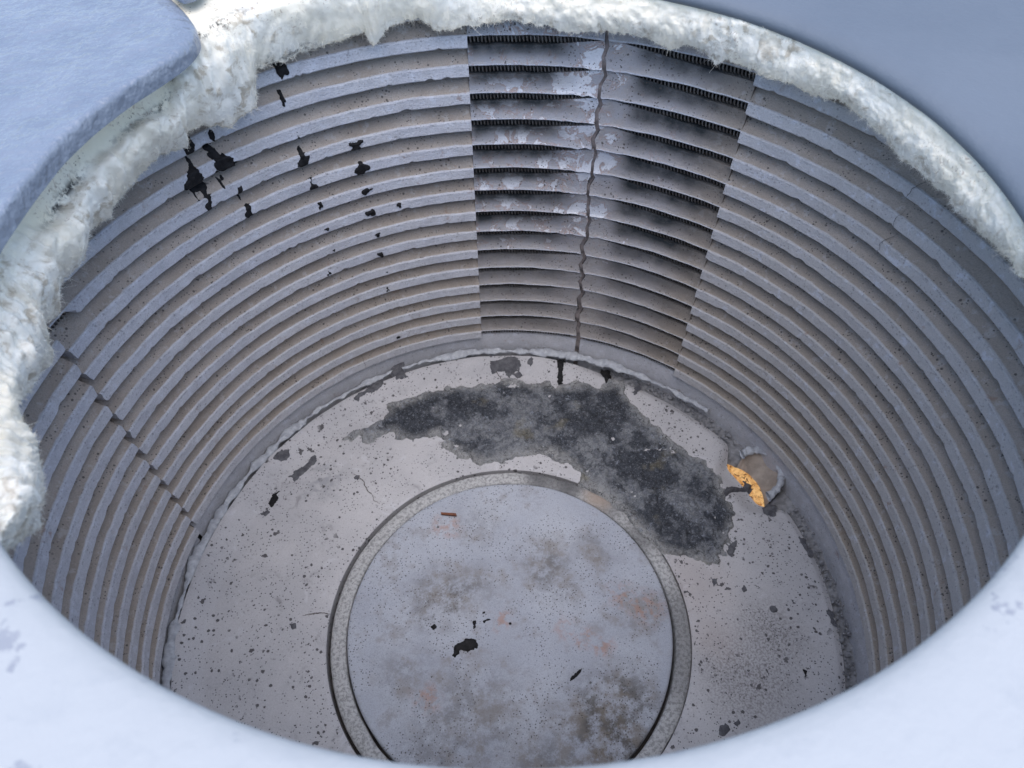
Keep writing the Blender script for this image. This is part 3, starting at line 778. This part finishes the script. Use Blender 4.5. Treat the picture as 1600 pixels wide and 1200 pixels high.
gb = W([-.003, -.064, -1.26])
gk = empty('rope_gasket', 'pale speckled fibre ring lying around the round plate on the floor', 'gasket', tuple(gb))
an = np.linspace(0, 2 * math.pi, 401)[:-1]
pr = np.array([(.481, -1.262), (.4815, -1.205), (.4845, -1.2), (.495, -1.1975), (.515, -1.198), (.5235, -1.2005), (.5265, -1.206), (.527, -1.262)])
A_, R_ = np.meshgrid(an, pr[:, 0], indexing='ij')
V = np.stack([R_ * np.cos(A_), R_ * np.sin(A_), np.tile(pr[:, 1], (400, 1))], -1)
V += .0022 * np.stack([fbm(V * 22 + i * 9, 3) for i in range(3)], -1)
o = mesh('rope', V.reshape(-1, 3) + [-.003, -.064, 0], gridfaces(400, len(pr), cu=True), M_GASKET, None); o.parent = gk; o.matrix_parent_inverse.translation = -Vector(gb)

# ================================================================== SLAG CRUST
SLAG = [(-.585,.602),(-.537,.646),(-.481,.678),(-.444,.712),(-.438,.756),(-.388,.768),(-.308,.802),(-.227,.824),(-.144,.836),(-.082,.842),(-.03,.861),(.022,.867),(.063,.844),(.137,.848),(.177,.832),(.23,.847),(.292,.837),(.342,.816),(.377,.855),(.427,.828),(.44,.763),(.467,.731),(.509,.668),(.551,.613),(.601,.553),(.651,.501),(.692,.461),(.714,.428),(.713,.374),(.733,.291),(.718,.261),(.697,.202),(.674,.154),(.647,.126),(.617,.108),(.586,.127),(.544,.139),(.493,.147),(.453,.176),(.415,.225),(.367,.286),(.328,.348),(.284,.38),(.235,.408),(.229,.457),(.207,.479),(.17,.508),(.123,.529),(.075,.526),(.016,.51),(-.032,.494),(-.08,.489),(-.128,.501),(-.176,.524),(-.216,.548),(-.237,.583),(-.258,.612),(-.296,.601),(-.345,.59),(-.385,.602),(-.406,.626),(-.445,.615),(-.474,.61),(-.475,.58),(-.51,.587),(-.529,.622),(-.561,.605)]
sb = W([.15, .6, -1.2])
slag = empty('slag_crust', 'rough dark grey crust of hardened slag curving across the pale furnace floor', 'slag', tuple(sb))
edges = []
def slag_h(P, d):
    q = np.c_[P, P[:, :1] * 0]
    edges.append(sstep(.05, .0, d + .03 * fbm(q * 9 + 5, 3)))
    n = fbm(q * 16, 4); n2 = fbm(q * 60, 4, gain=.6)
    return -.003 + .015 * sstep(-.002, .010, d) + sstep(.002, .03, d) * (.0075 * (np.round(4 * fbm(q * 12 + 2, 4)) / 4) + .005 * (np.round(3 * fbm(q * 30 + 6, 3)) / 3) + .007 * n + .009 * n2 + .007 * (np.abs(fbm(q * 38 + 8, 4)) - .15) + .004 * np.sign(fbm(q * 26 + 4, 3)) * sstep(.02, .08, np.abs(fbm(q * 26 + 4, 3))))
V, F = field(SLAG, .0034, .024, 40, slag_h, lambda P, h: np.c_[P, floor_z(P) + h])
# edge attribute, recomputed on the kept vertices
ed = sstep(.05, .0, sdf_poly(V[:, :2], SLAG) + .03 * fbm(np.c_[V[:, :2], V[:, :1] * 0] * 9 + 5, 3))
o = mesh('crust', V, F, M_SLAG, None, dict(edge=ed)); o.parent = slag; o.matrix_parent_inverse.translation = -Vector(sb)
TR = [(.690,.372),(.722,.395),(.755,.408),(.792,.412),(.800,.432),(.822,.42),(.812,.395),(.775,.388),(.740,.372),(.712,.356)]
def fz2(P):
    t = np.degrees(np.arctan2(P[:, 0], P[:, 1] + .016)); r = np.hypot(P[:, 0], P[:, 1] + .016)
    nt = sstep(50, 58, t) * sstep(73, 65, t)
    return floor_z(P) - nt * .030 * sstep(.085, 0, edge_r(t) - r)
V, F = field(TR, .003, .006, 50, lambda P, d: -.004 + .018 * sstep(-.003, .014, d) + .003 * fbm(np.c_[P * 70, P[:, :1] * 0], 3), lambda P, h: np.c_[P, fz2(P) + h])
o = mesh('slag_trickle', V, F, M_DARK, None, dict(edge=np.zeros(len(V)))); o.parent = slag; o.matrix_parent_inverse.translation = -Vector(sb)

# small rusty sliver lying on the plate
sv = W([-.2, .296, zp])
q = np.array([(-.225,.302),(-.176,.298),(-.173,.289),(-.223,.295)])
V = np.r_[np.c_[q, np.full(4, zp + .004)], np.c_[q, np.full(4, zp + .010)]]
o = mesh('rust_sliver', V, [[0,1,2,3][::-1],[4,5,6,7],[0,1,5,4],[1,2,6,5],[2,3,7,6],[3,0,4,7]], M_RUST, smooth=False)
o['label'] = 'thin rust brown sliver lying near the far edge of the round plate'; o['category'] = 'sliver'

# ================================================================== CERAMIC WOOL
WE = [(-119.9,.779,.026),(-115.3,.788,-.049),(-114.7,.789,-.022),(-110.1,.799,-.093),(-106.9,.805,-.113),(-106.4,.807,-.065),(-105.9,.808,-.028),(-103.7,.813,-.017),(-100.7,.82,-.006),(-97.9,.826,-.033),(-93.6,.836,-.068),(-87.2,.851,-.107),(-88.1,.849,-.068),(-88.9,.847,-.029),(-86.7,.853,-.023),(-82.3,.863,-.061),(-79.3,.871,-.039),(-76.3,.878,-.035),(-72.5,.887,-.055),(-70.6,.892,-.022),(-66.7,.901,-.032),(-64.6,.906,-.017),(-58.9,.919,-.018),(-54.8,.928,-.004),(-50.2,.938,-.024),(-50.1,.938,-.001),(-47.2,.944,.005),(-42.8,.952,-.039),(-41.4,.955,-.025),(-38.1,.96,-.025),(-37.1,.962,.064),(-32.7,.969,.061),(-29.8,.972,.068),(-25.1,.972,.072),(-20.4,.972,.08),(-19.6,.972,.038),(-17.6,.972,.08),(-15.7,.972,.086),(-12.9,.972,.1),(-11.2,.972,.074),(-10.3,.972,.06),(-4.7,.972,.063),(.9,.972,.079),(4.6,.972,.065),(10.2,.972,.057),(14.8,.972,.07),(20.4,.972,.067),(23.3,.972,.053),(24.4,.972,.041),(26.4,.972,.071),(28.8,.972,.065),(31.0,.971,.036),(32.6,.969,.06),(34.5,.966,.063),(37.8,.961,.046),(41.6,.954,.056),(46.5,.945,.066),(49.4,.939,.074),(53.9,.93,.067),(58.3,.92,.07),(60.2,.916,.051),(64.9,.905,.055),(66.4,.902,.049),(71.0,.891,.064),(73.4,.885,.048),(77.0,.876,.063),(80.8,.867,.077),(87.1,.852,.09),
(92,.875,.12),(100,.875,.13),(120,.85,.14),(140,.81,.14),(160,.79,.14),(180,.78,.14),(200,.79,.14),(220,.81,.14),(232,.82,.12),(236,.80,.08),(240.1,.779,.026)]
WE = np.array(WE)
E3 = cyl(WE[:, 0], WE[:, 1], WE[:, 2])
seg = np.r_[0, np.cumsum(np.linalg.norm(np.diff(E3, axis=0), axis=1))]
NW = 1500
ss = np.linspace(0, seg[-1], NW, endpoint=False)
et = np.interp(ss, seg, WE[:, 0]); er_ = np.interp(ss, seg, WE[:, 1]); ez = np.interp(ss, seg, WE[:, 2])
mono = np.maximum.accumulate(et)
ker = np.hanning(61); ker /= ker.sum()
tt = np.convolve(np.r_[mono[-30:] - 360, mono, mono[:30] + 360], ker, 'valid')[:NW]
tt = np.maximum.accumulate(tt)
q1 = np.stack([ss * 60, ss * 0, ss * 0], -1)
ez = ez + .010 * fbm(q1 * .35, 3) + .006 * fbm(q1 * 2.2 + 9, 3) - .006
left = sstep(-33, -48, tt) + sstep(200, 230, tt)
ttr = np.radians(tt)
Tp = cyl(tt, .138 * np.cos(ttr) + np.sqrt(.847 ** 2 - (.138 * np.sin(ttr)) ** 2), .166 + 0 * tt)
# upper edge of the board, then the ragged fluff hanging below it
Ep = cyl(et, er_, ez)
k2 = np.hanning(91); k2 /= k2.sum()
Es = np.stack([np.convolve(np.r_[Ep[-45:, i], Ep[:, i], Ep[:45, i]], k2, 'valid')[:NW] for i in range(3)], 1)
ov = sstep(-52, -44, tt) * sstep(2, -14, tt)       # here the board laps over the cover plate
Tp = Tp + cyl(tt, ov * .14, ov * .045)
Mp = Tp + (Es - Tp) * .4 - np.stack([Tp[:, 0], Tp[:, 1], 0 * tt], -1) * (.006 + .012 * left)[:, None]
NS = 46
sv_ = np.linspace(0, 1, NS)[None, :, None]
tq = np.clip((sv_ - .42) / .58, 0, 1)
Q = np.where(sv_ < .42, Tp[:, None] + (Mp - Tp)[:, None] * (sv_ / .42), Mp[:, None] + (Es - Mp)[:, None] * tq + (Ep - Es)[:, None] * tq ** 2.2)
Mo = cyl(tt, .138 * np.cos(ttr) + np.sqrt(.828 ** 2 - (.138 * np.sin(ttr)) ** 2), .196 + 0 * tt)
Mp = Mp + (Mo - Mp) * ov[:, None]
tq = np.clip((sv_ - .42) / .58, 0, 1)
Q = np.where(sv_ < .42, Tp[:, None] + (Mp - Tp)[:, None] * (sv_ / .42), Mp[:, None] + (Es - Mp)[:, None] * tq + (Ep - Es)[:, None] * tq ** 2.2)
# soften the knee
kern = np.array([1, 4, 6, 4, 1]) / 16.
for _ in range(3):
    Qp = np.pad(Q, ((0, 0), (2, 2), (0, 0)), 'edge'); Q = sum(kern[i] * Qp[:, i:i + NS] for i in range(5))
bd = (sstep(-84, -74, tt) * sstep(-2, -12, tt))[:, None]      # the firmer board at the top left
low = sstep(0, .25, sv_[..., 0] - .05 - .30 * bd + .12 * fbm(Q * 14, 3))
dTh = np.gradient(Q, axis=0); dS = np.gradient(Q, axis=1)
Nn = np.cross(dS, dTh); Nn /= np.linalg.norm(Nn, axis=2)[..., None] + 1e-9
inw = -np.stack([Q[..., 0], Q[..., 1], Q[..., 2] * 0 - .6], -1); inw /= np.linalg.norm(inw, axis=2)[..., None]
sq = np.stack([np.tile((ss * 34)[:, None], (1, NS)) + 1.6 * fbm(Q * 7, 2), np.tile(np.linspace(0, 2.6, NS)[None], (NW, 1)), np.zeros((NW, NS))], -1)
bil = .5 * np.abs(fbm(Q * 13 + 3, 2)) * 2.2 + .8 * np.abs(fbm(sq, 3)) * 2.0
fl = (.010 + .008 * left[:, None]) * bil + .014 * fbm(Q * 8, 2) + (.0025 + .0045 * left[:, None]) * np.abs(fbm(Q * 40, 2)) + .0010 * fbm(Q * 150, 2)
sv2 = sv_[..., 0]
bulge = (1 - sstep(88, 96, tt) * sstep(238, 230, tt))[:, None] * np.sin(np.pi * np.clip((sv2 - .38) / .62, 0, 1)) * (.012 + .030 * left[:, None])
hid = (sstep(88, 96, tt) * sstep(238, 230, tt))[:, None]
amp = (.12 + .88 * low) * (1 - .9 * hid)
cap = sstep(-.02, .05, sv2)
Q = Q + inw * ((fl * amp + bulge * low) * cap)[..., None]
# back-curl so the torn edge has thickness
back = Q[:, -1:] + (-inw[:, -1:]) * .02 + [0, 0, .010]
back2 = back + (-inw[:, -1:]) * .05 + [0, 0, .05]
VW = np.concatenate([Q, back, back2], 1)
lowa = np.concatenate([low, np.ones((NW, 2))], 1)
tar = np.exp(-((sv2 - .40 + .05 * fbm(Q * 6, 2)) / .05) ** 2) * sstep(-34, -40, et)[:, None] * sstep(-82, -72, et)[:, None] * np.clip(.6 + 1.2 * fbm(Q * 10, 2), 0, 1)
tar = np.maximum(tar, np.exp(-((sv2 - .95) / .06) ** 2) * (sstep(-40, -36, et) * sstep(-24, -30, et))[:, None] * .7)
tara = np.concatenate([tar, np.zeros((NW, 2))], 1)
wb = W([-.6, .6, .0])
wool = empty('ceramic_wool', 'torn fluffy white fibre blanket hanging around the mouth below the cover', 'insulation', tuple(wb))
def wchild(o): o.parent = wool; o.matrix_parent_inverse.translation = -Vector(wb); return o
wchild(mesh('blanket', VW.reshape(-1, 3), gridfaces(NW, NS + 2, cu=True), M_WOOL, None, dict(low=lowa, tar=tara)))

# loose fibres standing off the fluff, densest on the torn edge
NFB = 90000
iw = rng.integers(0, NW, NFB)
isv = np.where(rng.random(NFB) < .3, NS - 1 - (rng.random(NFB) ** 2 * 8).astype(int), rng.integers(int(NS * .2), NS, NFB))
vis = ~((tt[iw] > 95) & (tt[iw] < 235))
iw, isv = iw[vis], isv[vis]; n = len(iw)
kp = low[iw, isv] > .5; iw, isv = iw[kp], isv[kp]; n = len(iw)
p0 = Q[iw, isv]; dirn = inw[iw, isv] * .35 + rng.normal(0, .8, (n, 3)) + (isv > NS - 6)[:, None] * (Ep - Mp)[iw] * 2
dirn /= np.linalg.norm(dirn, axis=1)[:, None]
ln = rng.uniform(.003, .009, n) * (1 + .8 * (rng.random(n) < .05))
curl = rng.normal(0, 1.0, (n, 3))
side = np.cross(dirn, rng.normal(0, 1, (n, 3))); side /= np.linalg.norm(side, axis=1)[:, None]
rows = []
for j, f in enumerate((0, .4, .75, 1.0)):
    c = p0 + ln[:, None] * (dirn * f + curl * f * f * .5) - dirn * .002
    wd = .0004 * (1 - .7 * f)
    rows += [c - side * wd, c + side * wd]
V = np.stack(rows, 1).reshape(-1, 3)
b8 = np.arange(n)[:, None] * 8
F = np.concatenate([b8 + np.array([[0, 1, 3, 2]]) + 2 * j for j in range(3)], 0)
o = wchild(mesh('loose_fibre', V, F, M_WOOL, None, dict(low=np.ones(len(V)), tar=np.zeros(len(V))), smooth=False)); o['kind'] = 'stuff'
